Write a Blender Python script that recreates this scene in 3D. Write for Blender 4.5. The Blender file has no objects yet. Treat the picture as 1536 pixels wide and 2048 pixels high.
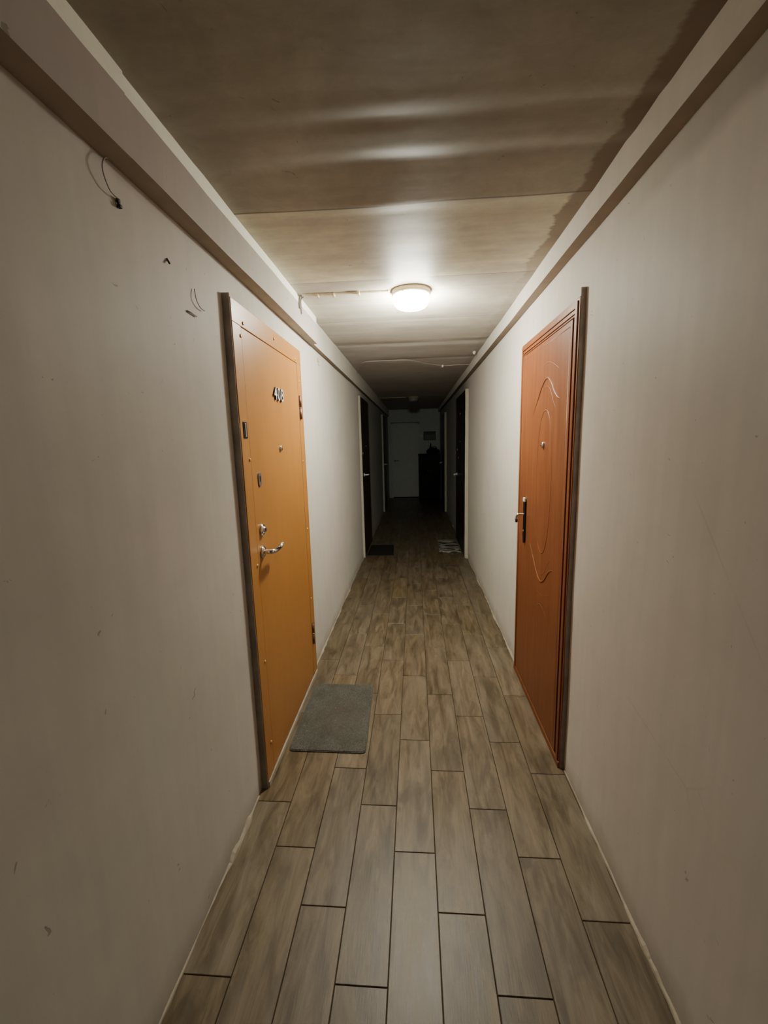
import bpy, bmesh, math, random
from mathutils import Vector, Matrix, noise
random.seed(7)
C = bpy.context.scene.collection
XL, XR, ZC = -0.6934, 0.6608, 2.325          # wall planes and ceiling height
Y0, Y1 = -2.6, 11.4                          # corridor length

# ------------------------------------------------------------------ materials
def mat(name):
    m = bpy.data.materials.new(name); m.use_nodes = True
    nt = m.node_tree; nt.nodes.clear()
    out = nt.nodes.new('ShaderNodeOutputMaterial'); b = nt.nodes.new('ShaderNodeBsdfPrincipled')
    nt.links.new(b.outputs[0], out.inputs[0])
    return m, nt, b
class N:
    def __init__(s, nt): s.nt = nt
    def n(s, t, **kw):
        x = s.nt.nodes.new(t)
        for k, v in kw.items(): setattr(x, k, v)
        return x
    def l(s, a, b): s.nt.links.new(a, b)
    def coord(s): return s.n('ShaderNodeTexCoord').outputs['Object']
    def mapping(s, src, scale=(1,1,1), loc=(0,0,0)):
        m = s.n('ShaderNodeMapping'); m.inputs['Scale'].default_value = scale; m.inputs['Location'].default_value = loc
        s.l(src, m.inputs[0]); return m.outputs[0]
    def noise(s, src, scale=5, detail=4, rough=.55, dist=0):
        x = s.n('ShaderNodeTexNoise'); s.l(src, x.inputs['Vector'])
        x.inputs['Scale'].default_value = scale; x.inputs['Detail'].default_value = detail
        x.inputs['Roughness'].default_value = rough; x.inputs['Distortion'].default_value = dist
        return x.outputs['Fac']
    def ramp(s, src, stops):
        x = s.n('ShaderNodeValToRGB'); s.l(src, x.inputs[0]); e = x.color_ramp.elements
        while len(e) < len(stops): e.new(.5)
        for i, (p, c) in enumerate(stops):
            e[i].position = p; e[i].color = (c, c, c, 1) if isinstance(c, (int, float)) else (*c, 1)
        return x.outputs[0]
    def mix(s, fac, a, b, mode='MIX'):
        x = s.n('ShaderNodeMix', data_type='RGBA', blend_type=mode)
        for i, v in ((0, fac), (6, a), (7, b)):
            if isinstance(v, (int, float)): x.inputs[i].default_value = v
            elif isinstance(v, tuple): x.inputs[i].default_value = (*v, 1)
            else: s.l(v, x.inputs[i])
        return x.outputs[2]
    def math(s, op, a, b=0.0, c=0.0):
        x = s.n('ShaderNodeMath', operation=op)
        for i, v in enumerate((a, b, c)):
            if isinstance(v, (int, float)): x.inputs[i].default_value = v
            else: s.l(v, x.inputs[i])
        return x.outputs[0]
    def sep(s, src):
        x = s.n('ShaderNodeSeparateXYZ'); s.l(src, x.inputs[0]); return x.outputs
    def bump(s, h, bsdf, strength=.3, dist=.01):
        x = s.n('ShaderNodeBump'); x.inputs['Strength'].default_value = strength; x.inputs['Distance'].default_value = dist
        s.l(h, x.inputs['Height']); s.l(x.outputs[0], bsdf.inputs['Normal'])

def plain(name, col, rough=.5, metal=0, bumpscale=0, bstr=.15, var=.12, coat=0):
    m, nt, b = mat(name); g = N(nt); co = g.coord()
    f = g.noise(co, 14, 4)
    g.l(g.mix(f, tuple(c*(1-var) for c in col), tuple(min(1, c*(1+var)) for c in col)), b.inputs['Base Color'])
    b.inputs['Roughness'].default_value = rough; b.inputs['Metallic'].default_value = metal
    b.inputs['Coat Weight'].default_value = coat
    if bumpscale: g.bump(g.noise(co, bumpscale, 4), b, bstr, .004)
    return m

def wall_material(name, base, dark, grime_far_shade=True):
    m, nt, b = mat(name); g = N(nt); co = g.coord()
    big = g.ramp(g.noise(g.mapping(co, (1, .9, 1.2)), 1.7, 5, .6), [(.3, 0), (.72, 1)])
    col = g.mix(big, dark, base)
    hue = g.ramp(g.noise(g.mapping(co, (1, 1, .8), (7, 3, 1)), 1.1, 4, .6), [(.35, 0), (.65, 1)])
    col = g.mix(.55, col, g.mix(hue, tuple(c*k for c, k in zip(base, (1.02, .93, .93))), tuple(c*k for c, k in zip(base, (.93, .97, .90)))))
    if grime_far_shade:   # greyer towards the far end: the lamp's falloff put into the colour
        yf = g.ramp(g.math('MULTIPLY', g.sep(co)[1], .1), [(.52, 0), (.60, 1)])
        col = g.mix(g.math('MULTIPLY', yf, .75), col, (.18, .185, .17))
    mt = g.noise(co, 5.5, 6, .7)
    col = g.mix(g.math('MULTIPLY', g.ramp(mt, [(.35, 1), (.6, 0)]), .13), col, tuple(c*.62 for c in base))
    sc_ = g.ramp(g.noise(g.mapping(co, (2, 1.5, 26)), 3.1, 4, .7), [(.68, 0), (.74, 1)])
    col = g.mix(g.math('MULTIPLY', sc_, .12), col, (.75, .72, .64))
    # vertical faint streaks of old paint
    st = g.ramp(g.noise(g.mapping(co, (9, 9, .7)), 2.2, 4, .6), [(.38, 0), (.62, 1)])
    col = g.mix(g.math('MULTIPLY', st, .2), col, tuple(c*.72 for c in base))
    # small chips and cracks
    ch = g.ramp(g.noise(co, 34, 3, .5, .8), [(.245, 1), (.27, 0)])
    col = g.mix(g.math('MULTIPLY', ch, .45), col, (.10, .085, .07))
    v = g.n('ShaderNodeTexVoronoi', feature='DISTANCE_TO_EDGE')
    g.l(g.mix(.25, co, g.mapping(co, (3, 3, 3))), v.inputs['Vector']); v.inputs['Scale'].default_value = 1.1
    msk = g.ramp(g.noise(co, 1.3, 3), [(.60, 0), (.68, 1)])
    cr = g.math('MULTIPLY', g.ramp(v.outputs['Distance'], [(.0, 1), (.006, 0)]), msk)
    col = g.mix(g.math('MULTIPLY', cr, .16), col, (.16, .13, .11))
    # grime just under the beam
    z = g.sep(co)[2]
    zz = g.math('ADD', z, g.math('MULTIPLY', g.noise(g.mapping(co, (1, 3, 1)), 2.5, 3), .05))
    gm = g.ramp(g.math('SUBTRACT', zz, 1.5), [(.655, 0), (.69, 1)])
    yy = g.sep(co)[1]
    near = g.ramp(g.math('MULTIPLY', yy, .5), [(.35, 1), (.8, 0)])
    if grime_far_shade: col = g.mix(g.math('MULTIPLY', g.math('MULTIPLY', gm, near), .55), col, (.10, .075, .045))
    # dirt at the skirting
    dm = g.ramp(g.math('ADD', z, g.math('MULTIPLY', g.noise(co, 9, 4), .12)), [(.05, 1), (.16, 0)])
    col = g.mix(g.math('MULTIPLY', dm, .45), col, (.16, .12, .08))
    g.l(col, b.inputs['Base Color'])
    b.inputs['Roughness'].default_value = .6
    b.inputs['Specular IOR Level'].default_value = .12
    h = g.math('ADD', g.math('MULTIPLY', g.noise(g.mapping(co, (1, 1, .7)), 2.2, 3, .45), 1.0),
               g.math('MULTIPLY', g.noise(co, 45, 3), .03))
    h = g.math('SUBTRACT', h, g.math('MULTIPLY', ch, .12))
    g.bump(h, b, .22, .03)
    b.inputs['Diffuse Roughness'].default_value = .4
    return m

M = {}
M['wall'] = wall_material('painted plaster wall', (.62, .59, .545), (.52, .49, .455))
M['wall_end'] = plain('pale green end wall', (.60, .66, .62), .7, 0, 8, .2)

def ceiling_material():
    m, nt, b = mat('stained ceiling slabs'); g = N(nt); co = g.coord(); X, Y, Z = g.sep(co)
    big = g.ramp(g.noise(g.mapping(co, (1.1, 1.7, 1)), 2.4, 6, .65), [(.3, 0), (.7, 1)])
    col = g.mix(big, (.46, .425, .36), (.61, .585, .50))
    # yellow patch from joint to lamp, colour lightened for the lit slab
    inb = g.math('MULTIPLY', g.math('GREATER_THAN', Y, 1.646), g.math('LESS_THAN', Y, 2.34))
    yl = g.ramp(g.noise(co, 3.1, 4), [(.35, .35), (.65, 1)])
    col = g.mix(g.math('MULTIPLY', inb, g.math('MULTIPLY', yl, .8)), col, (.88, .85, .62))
    # purple grey further off, with some light falloff put into the colour
    far = g.ramp(g.math('MULTIPLY', Y, .1), [(.29, 0), (.42, 1)])
    col = g.mix(g.math('MULTIPLY', far, .6), col, (.44, .40, .40))
    # near end mouldy and yellow-brown, slab's shading put into the colour too
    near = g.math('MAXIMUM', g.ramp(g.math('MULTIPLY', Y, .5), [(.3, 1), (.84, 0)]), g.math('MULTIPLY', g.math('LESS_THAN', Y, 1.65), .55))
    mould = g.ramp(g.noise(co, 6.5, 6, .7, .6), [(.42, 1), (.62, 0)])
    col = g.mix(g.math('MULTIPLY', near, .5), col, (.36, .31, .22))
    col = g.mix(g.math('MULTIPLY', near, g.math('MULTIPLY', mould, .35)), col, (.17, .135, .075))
    mo = g.ramp(g.noise(g.mapping(co, (1, 1.6, 1)), 8, 7, .75), [(.36, 1), (.62, 0)])
    col = g.mix(g.math('MULTIPLY', mo, .24), col, (.27, .23, .18))
    # damp stain all along the right-hand beam with a wavy border
    wv = g.math('MULTIPLY', g.math('SUBTRACT', g.noise(g.mapping(co, (.4, 1, 1)), 4.2, 5, .7), .5), .16)
    edge = g.ramp(g.math('ADD', X, wv), [(.548, 0), (.562, 1)])
    lim = g.ramp(g.math('MULTIPLY', Y, .25), [(.50, 1), (.64, .25)])
    col = g.mix(g.math('MULTIPLY', edge, g.math('MULTIPLY', lim, .78)), col, (.20, .125, .075))
    # dirt and flaked spots
    ch = g.ramp(g.noise(g.mapping(co, (1, .6, 1)), 26, 4, .6, 1.2), [(.27, 1), (.30, 0)])
    col = g.mix(g.math('MULTIPLY', ch, .6), col, (.16, .13, .09))
    st = g.ramp(g.noise(g.mapping(co, (.8, 9, 1)), 2.0, 5, .6), [(.40, 0), (.66, 1)])
    col = g.mix(g.math('MULTIPLY', st, .22), col, (.27, .22, .19))
    # slab joints (dark hairline)
    for jy, w in ((1.646, .004), (2.34, .0022), (3.08, .0025), (3.80, .004), (4.52, .003)):
        d = g.math('ABSOLUTE', g.math('SUBTRACT', g.math('ADD', Y, g.math('MULTIPLY', g.noise(co, 3, 2), .012)), jy+.006))
        k = g.ramp(g.math('MULTIPLY', d, 10), [(w*10*.6, 1), (w*10*1.6, 0)])
        col = g.mix(g.math('MULTIPLY', k, .7), col, (.10, .08, .06))
    g.l(col, b.inputs['Base Color'])
    b.inputs['Roughness'].default_value = .55; b.inputs['Specular IOR Level'].default_value = .4
    h = g.math('ADD', g.noise(g.mapping(co, (.8, 1.6, 1)), 2.2, 4, .5), g.math('MULTIPLY', g.noise(co, 50, 3), .02))
    h = g.math('SUBTRACT', h, g.math('MULTIPLY', ch, .06))
    g.bump(h, b, .15, .02)
    b.inputs['Diffuse Roughness'].default_value = 1.0
    return m
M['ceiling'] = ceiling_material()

def floor_material():
    m, nt, b = mat('wood look porcelain tile'); g = N(nt); co = g.coord()
    at = g.n('ShaderNodeVertexColor', layer_name='tile').outputs[0]
    r, gg, bb = g.sep(at)
    off = g.n('ShaderNodeCombineXYZ'); g.l(g.math('MULTIPLY', r, 13), off.inputs[0]); g.l(g.math('MULTIPLY', gg, 29), off.inputs[1]); g.l(g.math('MULTIPLY', bb, 17), off.inputs[2])
    ad = g.n('ShaderNodeVectorMath', operation='ADD'); g.l(co, ad.inputs[0]); g.l(off.outputs[0], ad.inputs[1]); v = ad.outputs[0]
    grain = g.noise(g.mapping(v, (9, 1.3, 1)), 2.4, 6, .66, .9)
    fine = g.noise(g.mapping(v, (60, 4, 1)), 4.0, 4, .6)
    blot = g.noise(g.mapping(v, (7, 2.2, 1)), 1.6, 4, .6, .8)
    col = g.ramp(grain, [(.32, (.080, .056, .030)), (.47, (.165, .124, .074)), (.66, (.26, .205, .135))])
    col = g.mix(g.math('MULTIPLY', g.ramp(fine, [(.3, 1), (.6, 0)]), .30), col, (.14, .105, .065))
    kn = g.ramp(blot, [(.34, 1), (.50, 0)])
    col = g.mix(g.math('MULTIPLY', kn, .75), col, (.085, .062, .036))
    gr = g.ramp(g.noise(g.mapping(v, (9, 1.2, 1), (3, 1, 0)), 1.4, 3), [(.5, 0), (.66, 1)])
    col = g.mix(g.math('MULTIPLY', gr, .35), col, (.25, .21, .165))
    tone = g.math('ADD', .84, g.math('MULTIPLY', r, .14))
    hsv = g.n('ShaderNodeHueSaturation'); g.l(col, hsv.inputs['Color']); g.l(tone, hsv.inputs['Value'])
    g.l(g.math('ADD', .98, g.math('MULTIPLY', bb, .2)), hsv.inputs['Saturation'])
    g.l(hsv.outputs[0], b.inputs['Base Color'])
    g.l(g.math('ADD', .33, g.math('MULTIPLY', grain, .2)), b.inputs['Roughness'])
    b.inputs['Specular IOR Level'].default_value = .5
    g.bump(g.math('ADD', fine, g.math('MULTIPLY', grain, .6)), b, .18, .0015)
    return m
M['tile'] = floor_material()
M['grout'] = plain('dark brown grout', (.045, .032, .02), .9)

def grain_paint(name, c1, c2, rough, coat=.0, gscale=(14, 14, .9), amt=.5):
    m, nt, b = mat(name); g = N(nt); co = g.coord()
    gr = g.noise(g.mapping(co, gscale), 2.4, 5, .6, .3)
    f = g.noise(co, 2.3, 4)
    col = g.mix(g.ramp(gr, [(.3, 0), (.7, 1)]), c1, c2)
    col = g.mix(g.math('MULTIPLY', g.ramp(f, [(.35, 1), (.6, 0)]), amt*.5), col, tuple(c*.72 for c in c1))
    g.l(col, b.inputs['Base Color'])
    b.inputs['Roughness'].default_value = rough; b.inputs['Coat Weight'].default_value = coat; b.inputs['Coat Roughness'].default_value = .3
    g.bump(g.math('ADD', g.noise(co, 9, 3), g.math('MULTIPLY', gr, .2)), b, .10, .006)
    return m
M['orange'] = grain_paint('orange painted steel', (.42, .18, .036), (.46, .205, .046), .36, .15, (5, 5, 1.2), .35)
M['redwood'] = grain_paint('red brown wood grain film', (.17, .050, .015), (.25, .085, .026), .45, .0)
for _n in M['redwood'].node_tree.nodes:
    if _n.type == 'BSDF_PRINCIPLED': _n.inputs['Specular IOR Level'].default_value = .35
M['redwood_groove'] = plain('dark gap', (.05, .02, .01), .6)
M['gap_brown'] = plain('brown gap', (.13, .055, .016), .8)
M['satin'] = plain('satin bright metal', (.85, .84, .80), .35, .35, 0, 0, .03)
M['cement'] = plain('rough grey brown cement', (.30, .255, .225), .9, 0, 22, .8, .45)
M['beam'] = wall_material('beam paint', (.60, .57, .52), (.54, .51, .465), False)
M['casing'] = wall_material('casing paint', (.52, .48, .45), (.46, .425, .40), False)
M['beam_pale'] = plain('pale chipped cove paint', (.86, .85, .74), .6, 0, 40, .3, .08)
M['casing_under'] = plain('shaded brown casing underside', (.30, .235, .18), .8, 0, 25, .3, .2)  # brown darkened: shade under the beam and casing put into the colour
M['plaster'] = plain('crumbly pale plaster', (.40, .345, .27), .9, 0, 60, .7, .5)
M['chrome'] = plain('chrome', (.75, .74, .72), .16, 1.0, 0, 0, .03)
M['steel'] = plain('dull steel', (.35, .34, .34), .38, .9, 0, 0, .2)
M['black_metal'] = plain('black lacquer metal', (.018, .015, .014), .3, .3)
M['hinge_brown'] = plain('worn brown hinge steel', (.16, .085, .07), .5, .5, 0, 0, .3)
M['black'] = plain('black rubber', (.02, .02, .02), .6)
M['white'] = plain('white plastic', (.8, .8, .78), .35)
M['cream'] = plain('cream plastic', (.50, .40, .25), .5)
M['rivet'] = plain('painted rivet', (.62, .36, .13), .3, .3)
M['dark_door'] = grain_paint('dark brown padded door', (.030, .014, .009), (.05, .02, .012), .45)
M['black_door'] = grain_paint('black door', (.008, .008, .009), (.012, .011, .012), .4)
M['cream_edge'] = plain('cream plaster edge', (.62, .58, .46), .7, 0, 40, .4)
M['end_door'] = plain('pale grey green door paint', (.66, .70, .67), .55)
M['cabinet'] = grain_paint('black brown cabinet', (.006, .005, .005), (.010, .008, .007), .5)
for _n in M['cabinet'].node_tree.nodes:
    if _n.type == 'BSDF_PRINCIPLED': _n.inputs['Specular IOR Level'].default_value = .15
M['cloth_black'] = plain('black cloth', (.008, .008, .008), .9, 0, 40, .5)
M['wire'] = plain('grey painted wire', (.20, .17, .14), .7)
M['wire_pale'] = plain('pale wire', (.62, .55, .48), .5)
M['conduit'] = plain('cream conduit', (.62, .56, .40), .5)
M['notice'] = plain('dim notice board', (.10, .105, .09), .5)
M['notice_dark'] = plain('dark notice header', (.03, .032, .028), .5)
M['notice_pale'] = plain('pale notice paper', (.2, .2, .17), .6)

def mat_emit():
    m, nt, b = mat('lit opal glass'); g = N(nt)
    co = g.coord()
    b.inputs['Base Color'].default_value = (.9, .9, .88, 1); b.inputs['Roughness'].default_value = .25
    b.inputs['Emission Color'].default_value = (1.0, .985, .84, 1)
    ge = g.n('ShaderNodeNewGeometry'); ny = g.sep(ge.outputs['Normal'])[1]
    g.l(g.math('MULTIPLY', g.math('POWER', 1.5, ny), LAMP), b.inputs['Emission Strength'])
    return m
LAMP = 150.0
M['globe'] = mat_emit()
M['globe_off'] = plain('unlit opal glass', (.35, .34, .33), .2, 0)

def mat_doormat():
    m, nt, b = mat('grey ribbed carpet'); g = N(nt); co = g.coord()
    w = g.n('ShaderNodeTexWave', wave_type='BANDS', bands_direction='X'); g.l(co, w.inputs['Vector'])
    w.inputs['Scale'].default_value = 45; w.inputs['Distortion'].default_value = 2.5; w.inputs['Detail'].default_value = 3; w.inputs['Detail Scale'].default_value = 5
    n1 = g.noise(co, 8, 5, .7); n2 = g.noise(co, 130, 2)
    col = g.mix(g.ramp(n1, [(.35, 0), (.65, 1)]), (.115, .115, .095), (.165, .168, .15))
    col = g.mix(g.math('MULTIPLY', g.ramp(n2, [(.35, 1), (.55, 0)]), .55), col, (.055, .055, .045))
    cen = g.n('ShaderNodeVectorMath', operation='DISTANCE'); g.l(co, cen.inputs[0]); cen.inputs[1].default_value = (.02, 0, 0)
    col = g.mix(g.ramp(cen.outputs['Value'], [(.02, .45), (.2, 0)]), col, (.125, .10, .08))
    pale = g.ramp(g.noise(co, 55, 2, .5, .3), [(.70, 0), (.74, 1)])
    col = g.mix(g.math('MULTIPLY', pale, .5), col, (.33, .31, .24))
    g.l(col, b.inputs['Base Color']); b.inputs['Roughness'].default_value = .95; b.inputs['Specular IOR Level'].default_value = .1
    g.bump(g.math('ADD', w.outputs['Fac'], n2), b, .9, .003)
    return m
M['mat_grey'] = mat_doormat()
M['mat_dark'] = plain('near black rubber mat', (.012, .012, .014), .8, 0, 60, .6)
M['mat_border'] = plain('black mat rim', (.006, .006, .007), .7)
def mat_rag():
    m, nt, b = mat('black and cream rag weave'); g = N(nt); co = g.coord()
    w = g.n('ShaderNodeTexWave', wave_type='BANDS', bands_direction='Y'); g.l(g.mapping(co, (.6, 1, 1)), w.inputs['Vector'])
    w.inputs['Scale'].default_value = 3.2; w.inputs['Distortion'].default_value = 9; w.inputs['Detail'].default_value = 3; w.inputs['Detail Scale'].default_value = 2.4
    col = g.ramp(w.outputs['Fac'], [(.45, (.03, .028, .026)), (.60, (.45, .42, .36))])
    g.l(col, b.inputs['Base Color']); b.inputs['Roughness'].default_value = .95
    return m
M['mat_rag'] = mat_rag()

# ------------------------------------------------------------------ mesh helpers
def box(bm, x0, x1, y0, y1, z0, z1, mi=0):
    vs = [bm.verts.new((x, y, z)) for x in (x0, x1) for y in (y0, y1) for z in (z0, z1)]
    fs = [(0,1,3,2), (4,6,7,5), (0,4,5,1), (2,3,7,6), (0,2,6,4), (1,5,7,3)]
    out = []
    for f in fs:
        fc = bm.faces.new([vs[i] for i in f]); fc.material_index = mi; out.append(fc)
    return out
def tube(bm, pts, r, seg=10, cap=True, radii=None, mi=0):
    pts = [Vector(p) for p in pts]; rings = []
    prev = None
    for i, p in enumerate(pts):
        t = (pts[min(i+1, len(pts)-1)] - pts[max(i-1, 0)]).normalized()
        a = prev if prev is not None else (Vector((0,0,1)) if abs(t.z) < .9 else Vector((1,0,0)))
        n = (a - t*a.dot(t)).normalized(); bn = t.cross(n); prev = n
        rr = radii[i] if radii else r
        rings.append([bm.verts.new(p + (n*math.cos(2*math.pi*k/seg) + bn*math.sin(2*math.pi*k/seg))*rr) for k in range(seg)])
    for a, b in zip(rings, rings[1:]):
        for k in range(seg):
            f = bm.faces.new((a[k], a[(k+1)%seg], b[(k+1)%seg], b[k])); f.smooth = True; f.material_index = mi
    if cap:
        f = bm.faces.new(rings[0][::-1]); f.material_index = mi
        f = bm.faces.new(rings[-1]); f.material_index = mi
def lathe(bm, prof, axis='z', origin=(0,0,0), seg=32, mi=0, smooth=True):
    o = Vector(origin); rings = []
    for r, h in prof:
        ring = []
        for k in range(seg):
            a = 2*math.pi*k/seg; c, s = math.cos(a)*r, math.sin(a)*r
            p = {'z': (c, s, h), 'x': (h, c, s), 'y': (c, h, s)}[axis]
            ring.append(bm.verts.new(o + Vector(p)))
        rings.append(ring)
    for a, b in zip(rings, rings[1:]):
        for k in range(seg):
            f = bm.faces.new((a[k], a[(k+1)%seg], b[(k+1)%seg], b[k])); f.smooth = smooth; f.material_index = mi
    bm.faces.new(rings[0][::-1]).material_index = mi; bm.faces.new(rings[-1]).material_index = mi
def smoothpath(pts, n=8):
    pts = [Vector(p) for p in pts]; out = []
    P = [pts[0]] + pts + [pts[-1]]
    for i in range(1, len(P)-2):
        for k in range(n):
            t = k/n; a, b, c, d = P[i-1], P[i], P[i+1], P[i+2]
            out.append(.5*((2*b) + (c-a)*t + (2*a-5*b+4*c-d)*t*t + (3*b-a-3*c+d)*t**3))
    out.append(pts[-1]); return out
def obj(name, bm, mats, parent=None, loc=(0,0,0), bevel=0, seg=2):
    bmesh.ops.recalc_face_normals(bm, faces=bm.faces)
    me = bpy.data.meshes.new(name); bm.to_mesh(me); bm.free()
    for m in (mats if isinstance(mats, (list, tuple)) else [mats]): me.materials.append(M[m])
    o = bpy.data.objects.new(name, me); C.objects.link(o); o.location = loc
    if parent: o.parent = parent
    if bevel:
        b = o.modifiers.new('bevel', 'BEVEL'); b.width = bevel; b.segments = seg; b.limit_method = 'ANGLE'
    return o
def thing(name, label, cat, loc=(0,0,0), group=None, kind=None):
    o = bpy.data.objects.new(name, None); C.objects.link(o); o.location = loc; o.empty_display_size = .1
    return tag(o, label, cat, group, kind)
def tag(o, label, cat, group=None, kind=None):
    o['label'] = label; o['category'] = cat
    if group: o['group'] = group
    if kind: o['kind'] = kind
    return o
def B(): return bmesh.new()

# ------------------------------------------------------------------ floor
bm = B(); cl = bm.loops.layers.color.new('tile')
X0, PH, G = -.0205, 1.3466, .0013
xa, xb = XL-.02, XR+.02
fl = box(bm, xa, xb, Y0, Y1+.05, -.03, -.0035, 1)
for c in range(-1, 10):
    cx0 = max(xa, X0+(c-4)*.15-.075+G); cx1 = min(xb, X0+(c-4)*.15+.075-G)
    if cx1-cx0 < .005: continue
    off = [.2, 0, -.2][c % 3]
    k = -8
    while True:
        ya = PH+off+.6*k+G; yb = ya+.6-2*G; k += 1
        if yb < Y0: continue
        if ya > Y1: break
        ya = max(ya, Y0); yb = min(yb, Y1+.04)
        col = (random.random(), random.random(), random.random(), 1)
        e = .0012
        lo = [bm.verts.new(p) for p in ((cx0, ya, -.0035), (cx1, ya, -.0035), (cx1, yb, -.0035), (cx0, yb, -.0035))]
        mid = [bm.verts.new(p) for p in ((cx0, ya, -e), (cx1, ya, -e), (cx1, yb, -e), (cx0, yb, -e))]
        tp = [bm.verts.new(p) for p in ((cx0+e, ya+e, 0), (cx1-e, ya+e, 0), (cx1-e, yb-e, 0), (cx0+e, yb-e, 0))]
        fs = [bm.faces.new(tp)]
        for A_, B_ in ((lo, mid), (mid, tp)):
            for i in range(4): fs.append(bm.faces.new((A_[i], A_[(i+1)%4], B_[(i+1)%4], B_[i])))
        for f in fs:
            for L in f.loops: L[cl] = col
floor = obj('floor', bm, ['tile', 'grout'])
tag(floor, 'brown wood-look plank tile floor running down the corridor', 'floor', kind='structure')

# ------------------------------------------------------------------ walls
def wall_grid(name, x, sgn, label):
    bm = B(); ys = []; y = Y0
    while y < Y1+.05: ys.append(y); y += .05 if y < 5 else .15
    zs = [i*.05 for i in range(48)]
    g = []
    for y in ys:
        row = []
        for z in zs:
            d = noise.noise(Vector((sgn*3.1, y*.9, z*.8)))*.005 + noise.noise(Vector((sgn*9.1, y*2.6, z*2.1)))*.0022
            row.append(bm.verts.new((x - sgn*min(0, d) * 0 + sgn*abs(d)*.9, y, z-.01)))
        g.append(row)
    for i in range(len(g)-1):
        for j in range(len(zs)-1):
            f = bm.faces.new((g[i][j], g[i+1][j], g[i+1][j+1], g[i][j+1])); f.smooth = True
    # back side so that the wall is a slab
    b0 = [bm.verts.new((x+sgn*.12, yy, zz)) for yy, zz in ((ys[0], -.01), (ys[-1], -.01), (ys[-1], zs[-1]-.01), (ys[0], zs[-1]-.01))]
    bm.faces.new(b0)
    o = obj(name, bm, 'wall'); tag(o, label, 'wall', kind='structure'); return o
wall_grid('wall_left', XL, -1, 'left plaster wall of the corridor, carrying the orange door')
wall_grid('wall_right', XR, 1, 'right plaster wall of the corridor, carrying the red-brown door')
bm = B(); box(bm, XL-.1, XR+.1, Y1, Y1+.1, -.03, ZC+.15)
tag(obj('wall_end', bm, 'wall_end'), 'dim pale wall closing the far end of the corridor', 'wall', kind='structure')
bm = B(); box(bm, XL-.1, XR+.1, Y0-.1, Y0, -.03, ZC+.15)
tag(obj('wall_back', bm, 'wall'), 'wall behind the camera closing the near end', 'wall', kind='structure')

# ------------------------------------------------------------------ ceiling
SL = [(1.16,1.20,-.02),(1.20,1.25,.075),(1.25,1.30,-.05),(1.30,1.36,-.012),(1.365,1.42,.10),(1.42,1.50,-.055),(1.50,1.64,-.042),
      (1.645,1.70,.06),(1.72,1.95,.004),(3.02,3.08,.02),(3.08,3.14,-.03),(3.70,3.80,.05),(3.80,3.90,-.05),(4.42,4.52,.04),(4.52,4.6,-.05)]
def cz(x, y):
    z = 0
    for a, b, s in SL:
        z += s*max(0, min(y, b)-a)
    m = .55+.75*math.exp(-((x-.18)/.55)**2)
    z *= m*(.95+.9*noise.noise(Vector((x*2.6, y*1.3, 21))))
    z += noise.noise(Vector((x*1.1, y*2.3, 4)))*.0035 + noise.noise(Vector((x*2.5, y*6.5, 9)))*.0012
    return z
bm = B(); ys = []; y = Y0
while y < Y1+.06: ys.append(y); y += (.08 if y < .6 else .0155 if y < 5 else .1)
xs = [XL-.03+i*(XR-XL+.06)/36 for i in range(37)]
base0 = 0
g = [[bm.verts.new((x, y, ZC+cz(x, y))) for x in xs] for y in ys]
for i in range(len(ys)-1):
    for j in range(len(xs)-1):
        f = bm.faces.new((g[i][j], g[i][j+1], g[i+1][j+1], g[i+1][j])); f.smooth = True
t_ = [bm.verts.new(p) for p in ((xs[0], ys[0], ZC+.12), (xs[-1], ys[0], ZC+.12), (xs[-1], ys[-1], ZC+.12), (xs[0], ys[-1], ZC+.12))]
bm.faces.new(t_)
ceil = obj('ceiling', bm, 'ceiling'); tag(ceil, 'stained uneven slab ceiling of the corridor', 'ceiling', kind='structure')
bmn = ceil.data
# make sure the visible skin faces down
for p in bmn.polygons: pass

# ------------------------------------------------------------------ beams and casing
def rough_bar(name, x_wall, x_face, z0, z1, y0, y1, mats, label, cat='trim', pale=None, step=.12, amp=.0025):
    """bar along a wall: underside dark, face light, upper strip pale"""
    bm = B(); n = max(2, int((y1-y0)/step)); rows = []
    zs = [z0] + ([pale] if pale else []) + [z1]
    for i in range(n+1):
        y = y0+(y1-y0)*i/n
        d = noise.noise(Vector((x_face*7, y*1.7, 1)))*amp; dz = noise.noise(Vector((x_face*5, y*2.2, 7)))*amp
        row = [bm.verts.new((x_wall, y, z0+dz)), bm.verts.new((x_face+d, y, z0+dz))]
        if pale: row.append(bm.verts.new((x_face+d, y, pale+dz+noise.noise(Vector((3, y*6, 1)))*amp)))
        row.append(bm.verts.new((x_face+d, y, z1))); row.append(bm.verts.new((x_wall, y, z1)))
        rows.append(row)
    k = len(rows[0])
    for a, b in zip(rows, rows[1:]):
        for j in range(k):
            f = bm.faces.new((a[j], a[(j+1) % k], b[(j+1) % k], b[j]))
            f.material_index = 1 if j == 0 else (2 if (pale and j == 2) else 0)
    bm.faces.new(rows[0]); bm.faces.new(rows[-1][::-1])
    o = obj(name, bm, mats); tag(o, label, cat, kind='structure'); return o
rough_bar('trim_1', XL-.01, -.6625, 2.157, ZC+.03, 2.944, Y1, ['beam', 'casing_under', 'beam_pale'],
          'narrow beam along the top of the left wall, beyond the casing end')
rough_bar('trim_2', XL-.01, -.638, 2.157, ZC+.03, 1.043, 2.944, ['casing', 'casing_under', 'beam_pale'],
          'boxed casing along the top of the left wall above the orange door', pale=2.283)
rough_bar('trim_3', XL-.01, -.634, 2.152, ZC+.03, Y0, 1.043, ['casing', 'casing_under', 'beam_pale'],
          'nearest length of boxed casing along the top of the left wall', pale=2.281)
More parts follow.
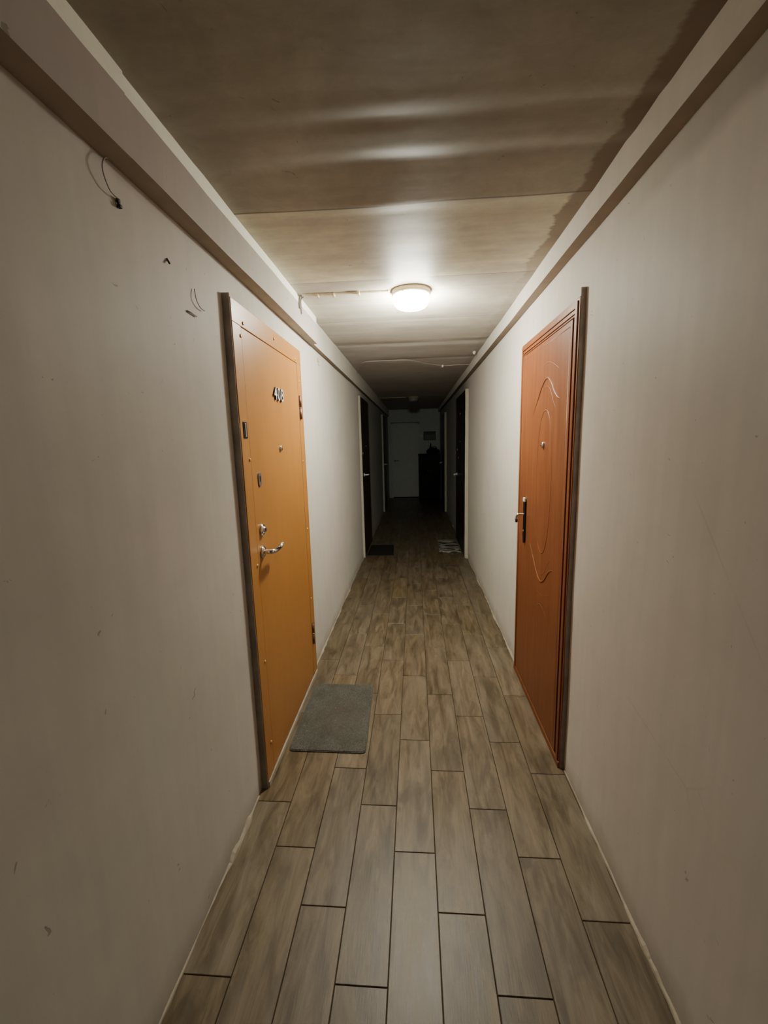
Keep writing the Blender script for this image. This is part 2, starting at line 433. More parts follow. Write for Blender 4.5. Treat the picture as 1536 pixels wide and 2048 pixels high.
rough_bar('trim_4', XR+.01, .6157, 2.235, ZC+.03, Y0, Y1, ['beam', 'casing_under', 'beam_pale'],
          'boxed beam along the top of the right wall beside the damp stain')
# crumbly plaster line where walls meet the floor
def skirt(name, x, sgn, label, spans):
    bm = B()
    for (a, b) in spans:
        n = int((b-a)/.03); rows = []
        for i in range(n+1):
            y = a+(b-a)*i/n
            q = max(0, min(1.2, .45+1.6*noise.noise(Vector((sgn*5, y*3.3, 0)))+.5*noise.noise(Vector((sgn*2, y*15, 3)))))
            w = .0015+.009*q+.005*random.random()*q; h = .002+.020*q*random.random()+.004*q
            rows.append([bm.verts.new((x+sgn*.012, y, -.002)), bm.verts.new((x-sgn*w, y, -.002)), bm.verts.new((x-sgn*w*.7, y, h*.45)), bm.verts.new((x+sgn*.012, y, h))])
        for r0, r1 in zip(rows, rows[1:]):
            for j in range(4): bm.faces.new((r0[j], r0[(j+1)%4], r1[(j+1)%4], r1[j]))
        bm.faces.new(rows[0]); bm.faces.new(rows[-1][::-1])
    o = obj(name, bm, 'plaster'); tag(o, label, 'baseboard', kind='structure')
skirt('baseboard_left', XL, -1, 'crumbly pale plaster line at the foot of the left wall', [(Y0+.05, 1.57), (2.53, 5.38), (6.33, 9.08), (10.02, 11.38)])
skirt('baseboard_right', XR, 1, 'crumbly pale plaster line at the foot of the right wall', [(Y0+.05, 1.77), (2.70, 5.36), (6.56, 8.98), (10.02, 10.8)])

# ------------------------------------------------------------------ door 1: orange door with number
def ring(bm, xw, xf, y0, y1, z0, z1, wn, wf, wt, mi=0):
    """door frame (jambs and head) standing proud of a wall, from xw to xf"""
    a, b = min(xw, xf), max(xw, xf)
    box(bm, a, b, y0, y0+wn, z0, z1-wt, mi); box(bm, a, b, y1-wf, y1, z0, z1-wt, mi); box(bm, a, b, y0, y1, z1-wt, z1, mi)
def jagged_edge(bm, xw, xf, y, z0, z1, th=.004, amp=.004, step=.05):
    """rough plaster skin over the near side of a door frame"""
    n = int((z1-z0)/step); rows = []; s = 1 if xf > xw else -1
    for i in range(n+1):
        z = z0+(z1-z0)*i/n
        d = noise.noise(Vector((y*3, z*3.4, 2)))*amp; e = noise.noise(Vector((y*5, z*6, 8)))*amp
        rows.append([bm.verts.new((xw-s*(.004+d), y-th-abs(e), z)), bm.verts.new((xf-s*(.002+abs(d)), y-th*.6, z)), bm.verts.new((xf-s*(.002+abs(d)), y+.003, z)), bm.verts.new((xw-s*.008, y+.003, z))])
    for r0, r1 in zip(rows, rows[1:]):
        for j in range(4): bm.faces.new((r0[j], r0[(j+1)%4], r1[(j+1)%4], r1[j]))
    bm.faces.new(rows[0]); bm.faces.new(rows[-1][::-1])
FX = XL+.028
d1 = thing('door_1', 'orange painted steel door numbered 408 in the left wall', 'door', (XL, 2.05, 0), kind='structure')
def ch(name, bm, m, par, bevel=0, seg=2):
    """child whose mesh was written in world coordinates"""
    w = Vector(par.location)
    p = par.parent
    while p: w += Vector(p.location); p = p.parent
    bmesh.ops.translate(bm, verts=bm.verts, vec=-w)
    return obj(name, bm, m, par, (0,0,0), bevel, seg)
bm = B(); ring(bm, XL-.003, FX, 1.582, 2.52, .028, 2.04, .079, .085, .083); ch('door_frame', bm, 'orange', d1, .002)
bm = B(); box(bm, FX-.026, FX-.0008, 1.6625, 2.4305, .034, 1.9535); leaf = ch('door_leaf', bm, 'orange', d1, .0015)
bm = B(); box(bm, XL+.001, FX-.010, 1.655, 2.44, .03, 1.9565); ch('gap_shadow', bm, 'gap_brown', d1)
bm = B(); jagged_edge(bm, XL, FX, 1.58, .0, 2.052); o = ch('plaster_edge', bm, 'cement', d1); o['label'] = 'rough grey-brown near side of the frame'
bm = B(); box(bm, XL-.004, FX+.004, 1.584, 2.52, -.002, .027); ch('threshold', bm, 'plaster', d1, .004)
for (a, z) in ((1.650,1.918),(1.682,1.972),(2.40,1.972),(1.648,1.443),(2.455,1.40),(2.467,.985),(1.643,1.001),(2.462,.538),(1.645,.567),(1.645,.177),(2.47,1.86),(2.05,2.0)):
    bm = B(); lathe(bm, [(.0075, -.001), (.0072, .002), (.005, .004), (.0015, .0048)], 'x', (FX, a, z), 12); ch('rivet', bm, 'rivet', d1)
for z0, z1, y in ((1.643, 1.778, 2.447), (.240, .378, 2.452)):
    bm = B(); zc_ = (z0+z1)/2
    tube(bm, [(FX+.004, y, z0), (FX+.004, y, zc_-.002)], .009, 12); tube(bm, [(FX+.004, y, zc_+.002), (FX+.004, y, z1)], .009, 12)
    h = ch('hinge', bm, 'hinge_brown', d1)
    bm = B(); lathe(bm, [(.0095, -.002), (.0105, 0), (.0095, .002)], 'z', (FX+.004, y, zc_), 12); ch('hinge_washer', bm, 'chrome', h)
# digits
for i, chr_ in enumerate('408'):
    cu = bpy.data.curves.new('t', 'FONT'); cu.body = chr_; cu.size = .086; cu.extrude = .0035; cu.bevel_depth = .0006; cu.offset = -.0002
    t = bpy.data.objects.new('t', cu); me = bpy.data.meshes.new_from_object(t); bpy.data.objects.remove(t)
    me.name = 'number_digit'
    o = bpy.data.objects.new('number_digit', me); C.objects.link(o)
    me.materials.clear(); me.materials.append(M['white']); me.materials.append(M['black_metal'])
    for p in me.polygons: p.material_index = 0 if p.normal.z > .6 else 1
    o.parent = d1
    # text x -> world +y, text y -> world z, text normal -> +x
    R_ = Matrix(((0,0,1),(1,0,0),(0,1,0))).to_4x4()
    o.matrix_local = Matrix.Translation((FX+.005-XL, 1.984+i*.049-2.05, 1.713)) @ R_ @ Matrix.Diagonal((.95, 1, 1, 1))
    o['label'] = 'white digit %s with dark edges' % chr_
bm = B(); lathe(bm, [(.014, -.001), (.0145, .003), (.012, .007), (.007, .009), (.006, .007)], 'x', (FX, 2.048, 1.482), 20); p = ch('peephole', bm, 'chrome', d1)
bm = B(); lathe(bm, [(.0065, 0), (.005, .0095), (.001, .0105)], 'x', (FX, 2.048, 1.480), 14); ch('peephole_lens', bm, 'black_metal', p)
bm = B(); box(bm, FX-.001, FX+.003, 1.606, 1.642, 1.528, 1.592); p = ch('bolt_plate', bm, 'black_metal', d1, .001)
bm = B(); box(bm, FX+.002, FX+.005, 1.617, 1.630, 1.534, 1.586); ch('bolt_slot', bm, 'steel', p, .001)
bm = B()
def stadium(bm, x0, x1, yc, zc_, w, h, n=8):
    pts = [(yc+math.cos(math.pi*k/n)*w, zc_+h-w+math.sin(math.pi*k/n)*w) for k in range(n+1)] + [(yc-math.cos(math.pi*k/n)*w, zc_-h+w-math.sin(math.pi*k/n)*w) for k in range(n+1)]
    a = [bm.verts.new((x0, y, z)) for y, z in pts]; b = [bm.verts.new((x1, y, z)) for y, z in pts]
    bm.faces.new(a); bm.faces.new(b[::-1])
    for i in range(len(a)): bm.faces.new((a[i], a[(i+1)%len(a)], b[(i+1)%len(a)], b[i]))
stadium(bm, FX-.001, FX+.004, 1.738, 1.356, .016, .031); p = ch('keyhole_plate', bm, 'steel', d1, .001)
bm = B(); stadium(bm, FX+.0035, FX+.0048, 1.738, 1.358, .0045, .013); ch('keyhole', bm, 'black_metal', p)
bm = B(); lathe(bm, [(.026, -.001), (.0265, .004), (.023, .009), (.014, .010), (.0135, .016), (.011, .018)], 'x', (FX, 1.722, 1.139), 28); p = ch('lock_cylinder', bm, 'chrome', d1)
bm = B(); box(bm, FX+.0175, FX+.0192, 1.720, 1.724, 1.132, 1.146); ch('key_slot', bm, 'black_metal', p)
bm = B(); lathe(bm, [(.026, -.001), (.0265, .004), (.022, .009), (.012, .012)], 'x', (FX, 1.712, 1.043), 28); p = ch('handle_rose', bm, 'chrome', d1)
bm = B(); pth = smoothpath([(FX+.008, 1.712, 1.043), (FX+.035, 1.712, 1.043), (FX+.045, 1.722, 1.043), (FX+.047, 1.745, 1.042), (FX+.046, 1.775, 1.040), (FX+.044, 1.800, 1.039), (FX+.048, 1.822, 1.044), (FX+.053, 1.834, 1.053)], 6)
tube(bm, pth, .009, 14, True, [.0095+.0020*math.sin(min(1, i/len(pth))*3.1) - .003*(i/len(pth))**4 for i in range(len(pth))]); ch('handle_lever', bm, 'chrome', p)

d1.scale.y = 1.0215; d1.location.y = 2.05*1.0215

# ------------------------------------------------------------------ door 2: red-brown embossed door
GX = XR-.025
d2 = thing('door_2', 'red-brown wood-look steel door with embossed oval in the right wall', 'door', (XR, 2.2, 0), kind='structure')
Y2a, Y2b, Z2 = 1.785, 2.672, 2.032
bm = B()
# frame profile: stepped architrave
def framed(bm, ya, yb, zt, z0, levels):
    for (ins0, ins1, x) in levels:
        box(bm, x, XR+.003, ya+ins0, ya+ins1, z0, zt-ins0); box(bm, x, XR+.003, yb-ins1, yb-ins0, z0, zt-ins0)
        box(bm, x, XR+.003, ya+ins1, yb-ins1, zt-ins1, zt-ins0)
framed(bm, Y2a, Y2b, Z2, .03, [(0, .013, GX+.004), (.0125, .036, GX-.002), (.0355, .052, GX+.003), (.0515, .060, GX+.008)])
ch('door_frame', bm, 'redwood', d2, .002)
bm = B(); box(bm, GX+.016, XR-.001, Y2a+.055, Y2b-.055, .03, Z2-.055); ch('gap_shadow', bm, 'redwood_groove', d2)
bm = B(); LX = GX+.002
box(bm, LX, GX+.020, Y2a+.066, Y2b-.028, .036, Z2-.068)
yc = 2.17
def ridge(pts, r=.0075):
    pp = smoothpath([(LX+.0035, y, z) for y, z in pts], 6)
    n = len(pp); tube(bm, pp, r, 8, True, [r*(.35+.65*min(1, 4*min(i, n-1-i)/n)) for i in range(n)])
def oval(w, z0, z1, r=.0055):
    n = 40; zc_ = (z0+z1)/2; h = (z1-z0)/2
    pts = []
    for k in range(n+1):
        a = 2*math.pi*k/n; c, s = math.cos(a), math.sin(a)
        pts.append((LX+.0035, yc+w*math.copysign(abs(c)**.85, c), zc_+h*math.copysign(abs(s)**1.0, s)))
    tube(bm, pts, r, 8, False)
oval(.122, .918, 1.632); oval(.098, .962, 1.588, .0035)
for s in (1, -1):
    Z = (lambda z: z) if s == 1 else (lambda z: 2*1.275-z)
    ridge([(2.41, Z(1.60)), (2.37, Z(1.64)), (2.30, Z(1.70)), (2.235, Z(1.755)), (2.165, Z(1.782)), (2.10, Z(1.755)), (2.04, Z(1.70)), (1.985, Z(1.672)), (1.93, Z(1.672))])
    ridge([(2.29, Z(1.655)), (2.23, Z(1.715)), (2.165, Z(1.742)), (2.11, Z(1.722)), (2.055, Z(1.66)), (2.01, Z(1.626)), (1.965, Z(1.622))], .0045)
    ridge([(2.33, Z(1.79)), (2.25, Z(1.835)), (2.165, Z(1.852)), (2.08, Z(1.835)), (1.99, Z(1.80)), (1.93, Z(1.80))], .0045)
ridge([(2.24, .60), (2.19, .63), (2.14, .645), (2.06, .625), (2.0, .60)], .005); ridge([(2.2, .565), (2.15, .585), (2.09, .575)], .004)
# shallow border ridges
for (a, b) in (((Y2a+.09, .06), (Y2a+.09, Z2-.09)), ((Y2b-.05, .06), (Y2b-.05, Z2-.09))):
    tube(bm, [(LX+.0038, a[0], a[1]), (LX+.0038, b[0], b[1])], .0045, 8)
tube(bm, [(LX+.0038, Y2a+.09, Z2-.09), (LX+.0038, Y2b-.05, Z2-.09)], .0045, 8)
ch('door_leaf', bm, 'redwood', d2)
bm = B(); jagged_edge(bm, XR, GX+.004, Y2a, 0, Z2+.03, .003, .006); o = ch('plaster_edge', bm, 'cement', d2); o['label'] = 'rough grey-brown near side of the frame'
bm = B(); box(bm, GX-.002, XR+.004, Y2a, Y2b, -.002, .029); ch('threshold', bm, 'redwood', d2, .003)
bm = B(); lathe(bm, [(.0165, .001), (.0165, -.004), (.013, -.009), (.008, -.011)], 'x', (LX, 2.186, 1.465), 22); p = ch('peephole', bm, 'chrome', d2)
bm = B(); lathe(bm, [(.007, -.009), (.006, -.0125), (.001, -.013)], 'x', (LX, 2.186, 1.464), 14); ch('peephole_lens', bm, 'black_metal', p)
bm = B()
yh = 2.487
prof = [(.006, 1.160), (.019, 1.150), (.020, 1.12), (.018, 1.0), (.019, .94), (.016, .915), (.004, .895)]
a = [bm.verts.new((LX-.001, yh-w, z)) for w, z in prof] + [bm.verts.new((LX-.001, yh+w, z)) for w, z in prof[::-1]]
b = [bm.verts.new((LX-.011, yh-w*.85, z)) for w, z in prof] + [bm.verts.new((LX-.011, yh+w*.85, z)) for w, z in prof[::-1]]
bm.faces.new(a); bm.faces.new(b[::-1])
for i in range(len(a)): bm.faces.new((a[i], a[(i+1)%len(a)], b[(i+1)%len(a)], b[i]))
pl = ch('handle_plate', bm, 'black_metal', d2, .0015)
bm = B(); box(bm, LX-.0135, LX-.002, yh-.019, yh+.019, 1.138, 1.162); ch('plate_cap', bm, 'satin', pl, .003)
bm = B(); tube(bm, smoothpath([(LX-.008, yh, 1.062), (LX-.03, yh, 1.064), (LX-.045, yh, 1.062), (LX-.050, yh+.005, 1.052), (LX-.049, yh+.012, 1.036)], 5), .0065, 12)
lv = ch('handle_lever', bm, 'chrome', pl)
bm = B(); tube(bm, [(LX-.049, yh+.013, 1.034), (LX-.047, yh+.018, 1.016)], .0075, 12); ch('lever_tip', bm, 'black_metal', pl)
bm = B(); lathe(bm, [(.008, -.009), (.0075, -.0135), (.006, -.0145)], 'x', (LX, yh, .965), 16); ch('lock_cylinder', bm, 'steel', pl)

# ------------------------------------------------------------------ far doors
def far_door(name, label, side, y0, y1, z1, leaf_m, frame_m, proud, handle_y, handle_z, extras=(), padded=False):
    xw = XL if side < 0 else XR; s = -side; xf = xw+s*proud
    d = thing(name, label, 'door', (xw, (y0+y1)/2, 0), kind='structure')
    bm = B(); ring(bm, xw-s*.003, xf, y0+.006, y1, .0, z1, .05, .05, .05); ch('door_frame', bm, frame_m, d, .003)
    bm = B(); box(bm, min(xw+s*.002, xf-s*.004), max(xw+s*.002, xf-s*.004), y0+.058, y1-.053, .012, z1-.053)
    if padded:
        for zi in range(5):
            zz = .22+zi*.38; tube(bm, [(xf-s*.003, y0+.09, zz), (xf-s*.003, y1-.09, zz)], .006, 8)
    ch('door_leaf', bm, leaf_m, d, .003)
    bm = B(); jagged_edge(bm, xw, xf, y0+.004, 0, z1+.01, .006, .003); o = ch('plaster_edge', bm, 'cream_edge', d); o['label'] = 'cream near side of the frame'
    bm = B(); lathe(bm, [(.024, 0), (.022, s*.008), (.010, s*.012)], 'x', (xf-s*.004, handle_y, handle_z), 18); r_ = ch('handle_rose', bm, 'satin', d)
    bm = B(); q = -1 if handle_y > (y0+y1)/2 else 1
    tube(bm, smoothpath([(xf, handle_y, handle_z), (xf+s*.04, handle_y, handle_z), (xf+s*.048, handle_y+q*.02, handle_z), (xf+s*.045, handle_y+q*.11, handle_z-.004)], 5), .009, 10); ch('handle_lever', bm, 'satin', r_)
    for nm, y, z, r in extras:
        bm = B(); lathe(bm, [(r, 0), (r*.95, s*.006), (r*.5, s*.010)], 'x', (xf-s*.0045, y, z), 16); ch(nm, bm, 'steel', d)
    return d
far_door('door_3', 'dark brown padded door in the left wall beyond the orange door', -1, 5.40, 6.32, 2.065, 'dark_door', 'dark_door', .028, 5.56, 1.08,
         [('peephole', 5.85, 1.45, .014), ('lock_cylinder', 5.50, 1.36, .022)], True)
far_door('door_4', 'black door with cream edge in the right wall beyond the red-brown door', 1, 5.38, 6.55, 2.10, 'black_door', 'black_door', .040, 6.40, 1.00,
         [('peephole', 5.98, 1.48, .018), ('lock_cylinder', 6.35, 1.36, .024), ('lock_cylinder', 6.2, 1.25, .02), ('name_plate', 5.98, 1.85, .025)])
far_door('door_5', 'farthest dark door on the left, its cream edge barely lit', -1, 9.10, 10.0, 2.06, 'dark_door', 'dark_door', .035, 9.25, 1.02)
far_door('door_6', 'farthest dark door on the right, behind the black bag and cabinet', 1, 9.00, 10.0, 2.06, 'black_door', 'black_door', .045, 9.88, 1.0,
         [('peephole', 9.5, 1.42, .016), ('lock_cylinder', 9.88, 1.12, .022)])
# plaster lump at the foot of door 4
bm = B(); bmesh.ops.create_icosphere(bm, subdivisions=3, radius=1)
for v in bm.verts:
    k = 1+.35*noise.noise(v.co*2.3); v.co = Vector((v.co.x*.022*k, v.co.y*.03*k, max(-.3, v.co.z)*.03*k))
bmesh.ops.translate(bm, verts=bm.verts, vec=(XR-.012, 5.35, .009))
tag(obj('plaster_lump', bm, 'cream_edge'), 'small pale lump of plaster on the floor at the foot of the black door frame', 'plaster')
# end door
d7 = thing('door_7', 'pale closed door in the end wall left of the cabinet', 'door', (-.24, Y1, 0), kind='structure')
bm = B()
for (a0, a1, b0, b1) in ((-.615, -.585, 0, 1.975), (.095, .125, 0, 1.975), (-.615, .125, 1.945, 1.975)): box(bm, a0, a1, Y1-.02, Y1+.002, b0, b1)
ch('door_frame', bm, 'end_door', d7, .003)
bm = B(); box(bm, -.582, .092, Y1-.014, Y1+.002, .03, 1.938)
ch('door_leaf', bm, 'end_door', d7, .002)
bm = B(); box(bm, -.62, .13, Y1-.03, Y1-.001, 1.978, 1.992); ch('head_ledge', bm, 'notice_dark', d7)
bm = B(); box(bm, -.585, .095, Y1-.03, Y1-.001, -.001, .024); ch('threshold', bm, 'black', d7)
bm = B(); lathe(bm, [(.022, 0), (.02, -.008), (.01, -.012)], 'y', (-.53, Y1-.013, 1.0), 16); r_ = ch('handle_rose', bm, 'steel', d7)
bm = B(); tube(bm, [(-.53, Y1-.02, 1.0), (-.53, Y1-.055, 1.0), (-.42, Y1-.055, .998)], .008, 10); ch('handle_lever', bm, 'steel', r_)

# ------------------------------------------------------------------ ceiling lamps
def lamp(name, label, x, y, lit, s=1.0):
    z = ZC+cz(x, y)
    o = thing(name, label, 'ceiling lamp', (x, y, z))
    bm = B(); lathe(bm, [(.113*s, .004), (.117*s, .0), (.117*s, -.022*s), (.112*s, -.030*s), (.106*s, -.033*s), (.098*s, -.030*s)], 'z', (0,0,0), 48); obj('lamp_base', bm, 'cream', o)
    bm = B(); lathe(bm, [(.100*s, -.026*s), (.106*s, -.034*s), (.108*s, -.045*s), (.105*s, -.060*s), (.100*s, -.075*s), (.091*s, -.089*s), (.076*s, -.097*s), (.05*s, -.101*s), (.015*s, -.102*s)], 'z', (0,0,0), 48)
    obj('lamp_globe', bm, 'globe' if lit else 'globe_off', o)
    for a in (0.15, 2.25, 4.3):
        bm = B(); r = .112*s
        tube(bm, [(r*math.cos(a), r*math.sin(a), -.024*s), ((r+.007)*math.cos(a), (r+.007)*math.sin(a), -.042*s), ((r+.004)*math.cos(a), (r+.004)*math.sin(a), -.050*s)], .0022, 8)
        obj('globe_clip', bm, 'steel', o)
    return o
lamp('ceiling_lamp', 'lit round ceiling lamp with glowing white globe between the two near doors', -.008, 2.53, True, .92)
lamp('ceiling_lamp', 'unlit round ceiling lamp near the dark end wall', -.010, 8.25, False, .85)

# conduit from the left beam to the lit lamp
def cr(y, xs_, dz=0): return [(x, y_, ZC+cz(x, y_)-dz) for x, y_ in xs_]
cd = thing('cable_conduit', 'cream cable conduit on the ceiling from the left beam to the lit lamp', 'cable', (-.62, 2.52, ZC))
bm = B(); pts = [(x, 2.50-.004*math.sin(x*9), ZC+cz(x, 2.5)-.0045) for x in [-.615+i*.04 for i in range(13)]]+[(-.128, 2.50, ZC+cz(-.13, 2.5)-.0045)]
tube(bm, pts, .0075, 8); ch('conduit_tube', bm, 'conduit', cd)
bm = B(); tube(bm, [(p[0], p[1]+.016, p[2]+.002) for p in pts], .0045, 8); ch('cable_strand', bm, 'conduit', cd)
for x in (-.53, -.44, -.30):
    bm = B(); zz = ZC+cz(x, 2.5); box(bm, x-.008, x+.008, 2.484, 2.528, zz-.017, zz-.001); ch('saddle_clip', bm, 'cream', cd, .003)
bm = B(); tube(bm, smoothpath([(-.615, 2.50, ZC-.008), (-.628, 2.498, ZC-.014), (-.6305, 2.497, ZC-.035), (-.6305, 2.495, ZC-.075)], 5), .005, 8)
tube(bm, smoothpath([(-.612, 2.52, ZC-.006), (-.626, 2.522, ZC-.014), (-.6315, 2.525, ZC-.04), (-.6315, 2.53, ZC-.095)], 5), .004, 8); ch('cable_drop', bm, 'wire', cd)
# conduit to unlit lamp
bm = B(); tube(bm, [(x, 8.25, ZC+cz(x, 8.25)-.002) for x in [-.65+i*.05 for i in range(11)]], .007, 8)
tag(obj('cable_conduit', bm, 'conduit'), 'thin conduit on the ceiling running left from the unlit lamp', 'cable')
# sagging wire across the ceiling
bm = B(); tube(bm, smoothpath([(-.655, 5.20, 2.27), (-.66, 5.15, ZC-.02), (-.60, 4.85, ZC-.010), (-.50, 4.53, ZC-.010), (-.25, 4.49, ZC-.012), (-.05, 4.50, ZC-.012), (.12, 4.72, ZC-.012), (.318, 4.90, ZC-.012), (.50, 4.90, ZC-.010), (.605, 4.91, ZC-.012)], 8), .0028, 8)
o = tag(obj('ceiling_wire', bm, 'wire_pale'), 'thin pale wire strung across the ceiling beyond the lit lamp', 'wire')
bm = B(); box(bm, .308, .328, 4.892, 4.912, ZC-.032, ZC-.006); w2 = ch('wire_clip', bm, 'white', o, .003)
bm = B(); lathe(bm, [(.012, .0), (.015, -.012), (.010, -.026), (.004, -.03)], 'z', (.575, 4.26, ZC+cz(.575,4.26)+.002), 12)
tag(obj('wire_clip', bm, 'white'), 'small white clip stuck on the ceiling beside the right beam', 'clip')

# wires and bits on the left wall
xw = XL+.004
tl = thing('wire_loop', 'thin grey wire looping from the left casing to a small wall socket stub', 'wire', (XL, 1.04, 2.1))
bm = B(); tube(bm, smoothpath([(xw, 1.06, 2.158), (xw+.004, 1.03, 2.150), (xw+.006, 1.012, 2.130), (xw+.006, 1.010, 2.108), (xw+.004, 1.027, 2.085), (xw+.003, 1.045, 2.080), (xw+.004, 1.062, 2.080)], 6), .0013, 8); ch('wire', bm, 'wire', tl)
bm = B(); box(bm, XL-.002, XL+.005, 1.061, 1.069, 2.075, 2.084); box(bm, XL-.002, XL+.007, 1.063, 1.071, 2.064, 2.072); box(bm, XL-.002, XL+.003, 1.064, 1.067, 2.071, 2.076); ch('connector', bm, 'black', tl, .001)
bm = B(); tube(bm, smoothpath([(xw-.001, 1.40, 1.995), (xw+.002, 1.396, 1.975), (xw+.003, 1.402, 1.957), (xw+.002, 1.425, 1.945), (xw+.001, 1.452, 1.944)], 6), .0014, 8)
tag(obj('wire_stub', bm, 'wire'), 'short curved wire end sticking out of the left wall before the orange door', 'wire')
bm = B(); tube(bm, [(XL-.002, 1.262, 2.030), (XL+.006, 1.260, 2.016)], .0028, 8)
tag(obj('wall_nail', bm, 'black_metal'), 'small dark nail in the left wall below the casing', 'nail')
bm = B(); tube(bm, [(XL, 1.345, 1.914), (XL+.003, 1.36, 1.914), (XL+.002, 1.40, 1.912)], .0022, 8)
tag(obj('wire_stub', bm, 'wire'), 'tiny horizontal wire scrap on the left wall under the curved wire end', 'wire')
hk = thing('wall_hook', 'small pale hook on the left wall beyond the orange door', 'hook', (XL, 3.19, 2.09))
bm = B(); lathe(bm, [(.014, -.002), (.014, .004), (.009, .008)], 'x', (XL, 3.18, 2.10), 16); ch('hook_plate', bm, 'cream', hk)
bm = B(); tube(bm, smoothpath([(XL+.006, 3.18, 2.095), (XL+.016, 3.18, 2.08), (XL+.014, 3.18, 2.066), (XL+.006, 3.18, 2.070)], 5), .0035, 8); ch('hook_bend', bm, 'conduit', hk)

# ------------------------------------------------------------------ mats
def rounded(bm, corners, r, z0, z1, mi=0, n=6):
    pts = []; m = len(corners)
    for i in range(m):
        p = Vector(corners[i]); a = (Vector(corners[i-1])-p).normalized(); b = (Vector(corners[(i+1)%m])-p).normalized()
        for k in range(n+1):
            t = k/n; pts.append((p+a*r)*(1-t)**2 + p*2*t*(1-t) + (p+b*r)*t*t)
    lo = [bm.verts.new((q.x, q.y, z0)) for q in pts]; hi = [bm.verts.new((q.x, q.y, z1)) for q in pts]
    bm.faces.new(lo[::-1]).material_index = mi; bm.faces.new(hi).material_index = mi
    for i in range(len(pts)): bm.faces.new((lo[i], lo[(i+1)%len(pts)], hi[(i+1)%len(pts)], hi[i])).material_index = mi
def doormat(name, label, corners, r, h, m, rim, rimw, cat='doormat'):
    cx = sum(c[0] for c in corners)/4; cy = sum(c[1] for c in corners)/4
    t = thing(name, label, cat, (cx, cy, 0))
    lc = [(x-cx, y-cy) for x, y in corners]; ic = [(x*(1-rimw/abs(x)), y*(1-rimw/abs(y))) for x, y in lc]
    bm = B(); rounded(bm, lc, r, .0004, h*.6); obj('mat_backing', bm, rim, t, bevel=.0012)
    bm = B(); rounded(bm, ic, r*.9, h*.5, h); obj('mat_pile', bm, m, t, bevel=.002)
    return t
doormat('doormat', 'grey ribbed carpet doormat on the floor by the orange door', [(-.646, 1.842), (-.258, 1.838), (-.276, 2.425), (-.645, 2.43)], .028, .009, 'mat_grey', 'mat_grey', .004)
doormat('doormat', 'black rubber doormat on the floor by the dark brown padded door', [(-.655, 5.50), (-.30, 5.50), (-.325, 6.06), (-.655, 6.06)], .02, .012, 'mat_dark', 'mat_border', .02)
doormat('rag_rug', 'crumpled black and cream patterned rug by the black door on the right', [(.315, 5.62), (.612, 5.62), (.60, 6.34), (.33, 6.34)], .03, .012, 'mat_rag', 'mat_rag', .006, 'rug')

# ------------------------------------------------------------------ end of the corridor
cb = thing('shoe_cabinet', 'dark wooden cabinet against the end wall in the right corner', 'cabinet', (.36, 11.1, 0))
cx0, cx1, cy0, cy1, ch_ = .095, .625, 10.82, 11.36, 1.17
bm = B(); box(bm, cx0, cx0+.02, cy0+.02, cy1, .0, ch_-.022); box(bm, cx1-.02, cx1, cy0+.02, cy1, .0, ch_-.022); box(bm, cx0+.02, cx1-.02, cy1-.015, cy1, .0, ch_-.022); box(bm, cx0+.02, cx1-.02, cy0+.02, cy1-.015, .05, .07); ch('carcass', bm, 'cabinet', cb, .002)
bm = B(); box(bm, cx0-.012, cx1+.01, cy0-.004, cy1+.005, ch_-.021, ch_); ch('cabinet_top', bm, 'cabinet', cb, .004)
for a0, a1, k in ((cx0+.004, (cx0+cx1)/2-.002, -1), ((cx0+cx1)/2+.002, cx1-.004, 1)):
    bm = B(); box(bm, a0, a1, cy0, cy0+.018, .06, ch_-.026); dd = ch('cabinet_door', bm, 'cabinet', cb, .002)
    bm = B(); kx = (cx0+cx1)/2+k*.03; lathe(bm, [(.006, 0), (.006, -.012), (.012, -.018), (.010, -.026), (.003, -.028)], 'y', (kx, cy0, .75), 14); ch('knob', bm, 'steel', dd)
# slumped black bag with a pointed flap standing on the cabinet
bm = B(); bmesh.ops.create_icosphere(bm, subdivisions=4, radius=1)
for v in bm.verts:
    p = v.co.copy(); n_ = 1+.16*noise.noise(p*2.1)+.06*noise.noise(p*6)
    z = p.z
    q = Vector((p.x*.165*n_*(1-.25*max(0, z)), p.y*.12*n_*(1-.3*max(0, z)), (max(-.72, z)*.085)*n_))
    q.z += .060
    if p.x < -.25: q.z += .16*max(0, z)**3*math.exp(-((p.x+.50)/.16)**2)*1.5
    v.co = q
bmesh.ops.translate(bm, verts=bm.verts, vec=(.465, 11.02, ch_+.012))
for f in bm.faces: f.smooth = True
bag = tag(obj('cloth_bag', bm, 'cloth_black'), 'slumped black cloth bag with a pointed flap on top of the dark cabinet', 'bag')
bm = B(); tube(bm, smoothpath([(.44, 10.97, ch_+.10), (.45, 10.95, ch_+.17), (.50, 10.95, ch_+.19), (.55, 10.95, ch_+.16), (.56, 10.97, ch_+.09)], 6), .007, 8); h = obj('bag_handle', bm, 'cloth_black', bag)
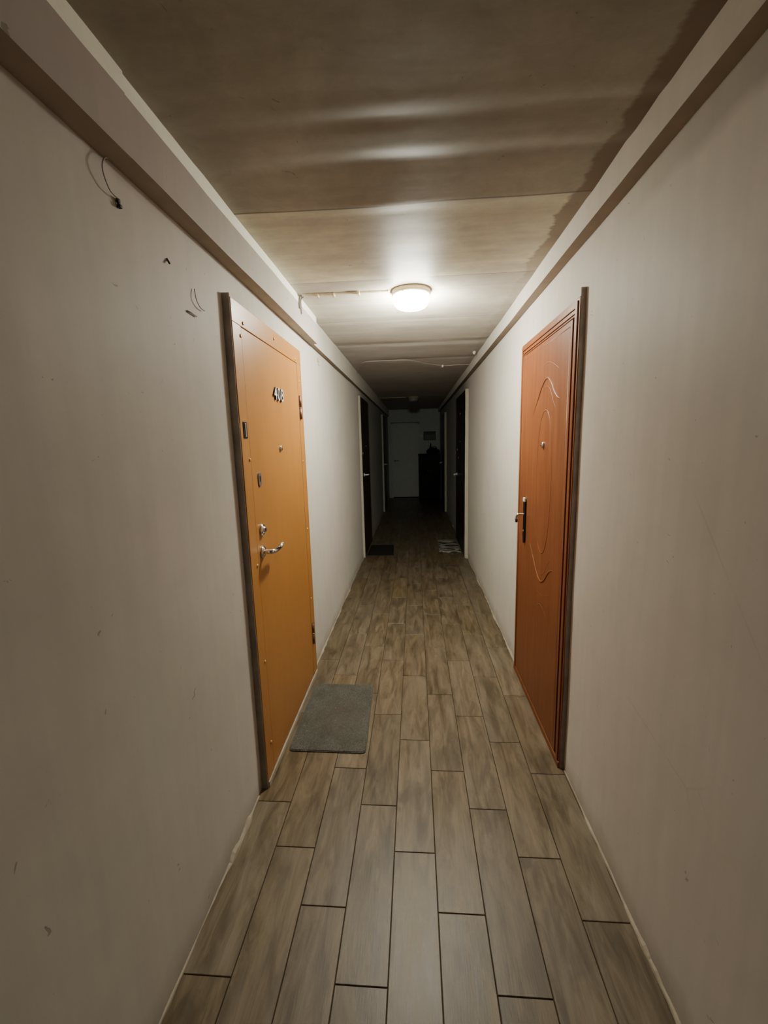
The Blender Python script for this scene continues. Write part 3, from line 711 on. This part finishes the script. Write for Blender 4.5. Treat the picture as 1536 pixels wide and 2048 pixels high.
# notice on the end wall
nb = thing('notice_board', 'small dark framed notice on the end wall above the cabinet', 'sign', (.395, Y1, 1.63))
bm = B(); box(bm, .235, .555, Y1-.018, Y1+.001, 1.515, 1.745); ch('notice_frame', bm, 'notice_dark', nb, .003)
bm = B(); box(bm, .255, .535, Y1-.021, Y1-.017, 1.53, 1.665); ch('notice_sheet', bm, 'notice', nb)
bm = B(); box(bm, .29, .41, Y1-.0225, Y1-.0205, 1.55, 1.64); ch('notice_paper', bm, 'notice_pale', nb)
bt = thing('wall_switch', 'small round white bell switch on the end wall left of the notice', 'switch', (.19, Y1, 1.62))
bm = B(); lathe(bm, [(.034, .001), (.034, -.014), (.028, -.020)], 'y', (.185, Y1, 1.63), 20); ch('switch_body', bm, 'white', bt)
bm = B(); lathe(bm, [(.012, -.019), (.012, -.026), (.008, -.028)], 'y', (.185, Y1, 1.63), 14); ch('switch_button', bm, 'steel', bt)

# ------------------------------------------------------------------ camera, world, colour
f, pi_, ya, ro = 849.13, .1634, .0753, -.0262
cy_, sy_ = math.cos(ya), math.sin(ya)
fw = Vector((-sy_*math.cos(pi_), cy_*math.cos(pi_), -math.sin(pi_))); rt = Vector((cy_, sy_, 0)); up = rt.cross(fw)
r = rt*math.cos(ro)+up*math.sin(ro); u = -rt*math.sin(ro)+up*math.cos(ro)
cam = bpy.data.cameras.new('camera'); co = bpy.data.objects.new('camera', cam); C.objects.link(co)
m3 = Matrix((r, u, -fw)).transposed(); co.matrix_world = Matrix.Translation((0, 0, 1.5)) @ m3.to_4x4()
cam.sensor_fit = 'VERTICAL'; cam.sensor_height = 32; cam.sensor_width = 24; cam.lens = f*32/2048; cam.clip_start = .02
bpy.context.scene.camera = co
w = bpy.data.worlds.new('world'); bpy.context.scene.world = w; w.use_nodes = True
w.node_tree.nodes['Background'].inputs[0].default_value = (0, 0, 0, 1)
vs = bpy.context.scene.view_settings
vs.view_transform = 'AgX'; vs.look = 'None'; vs.exposure = 1.28
bpy.context.scene.cycles.use_denoising = True
bpy.context.scene.cycles.max_bounces = 8
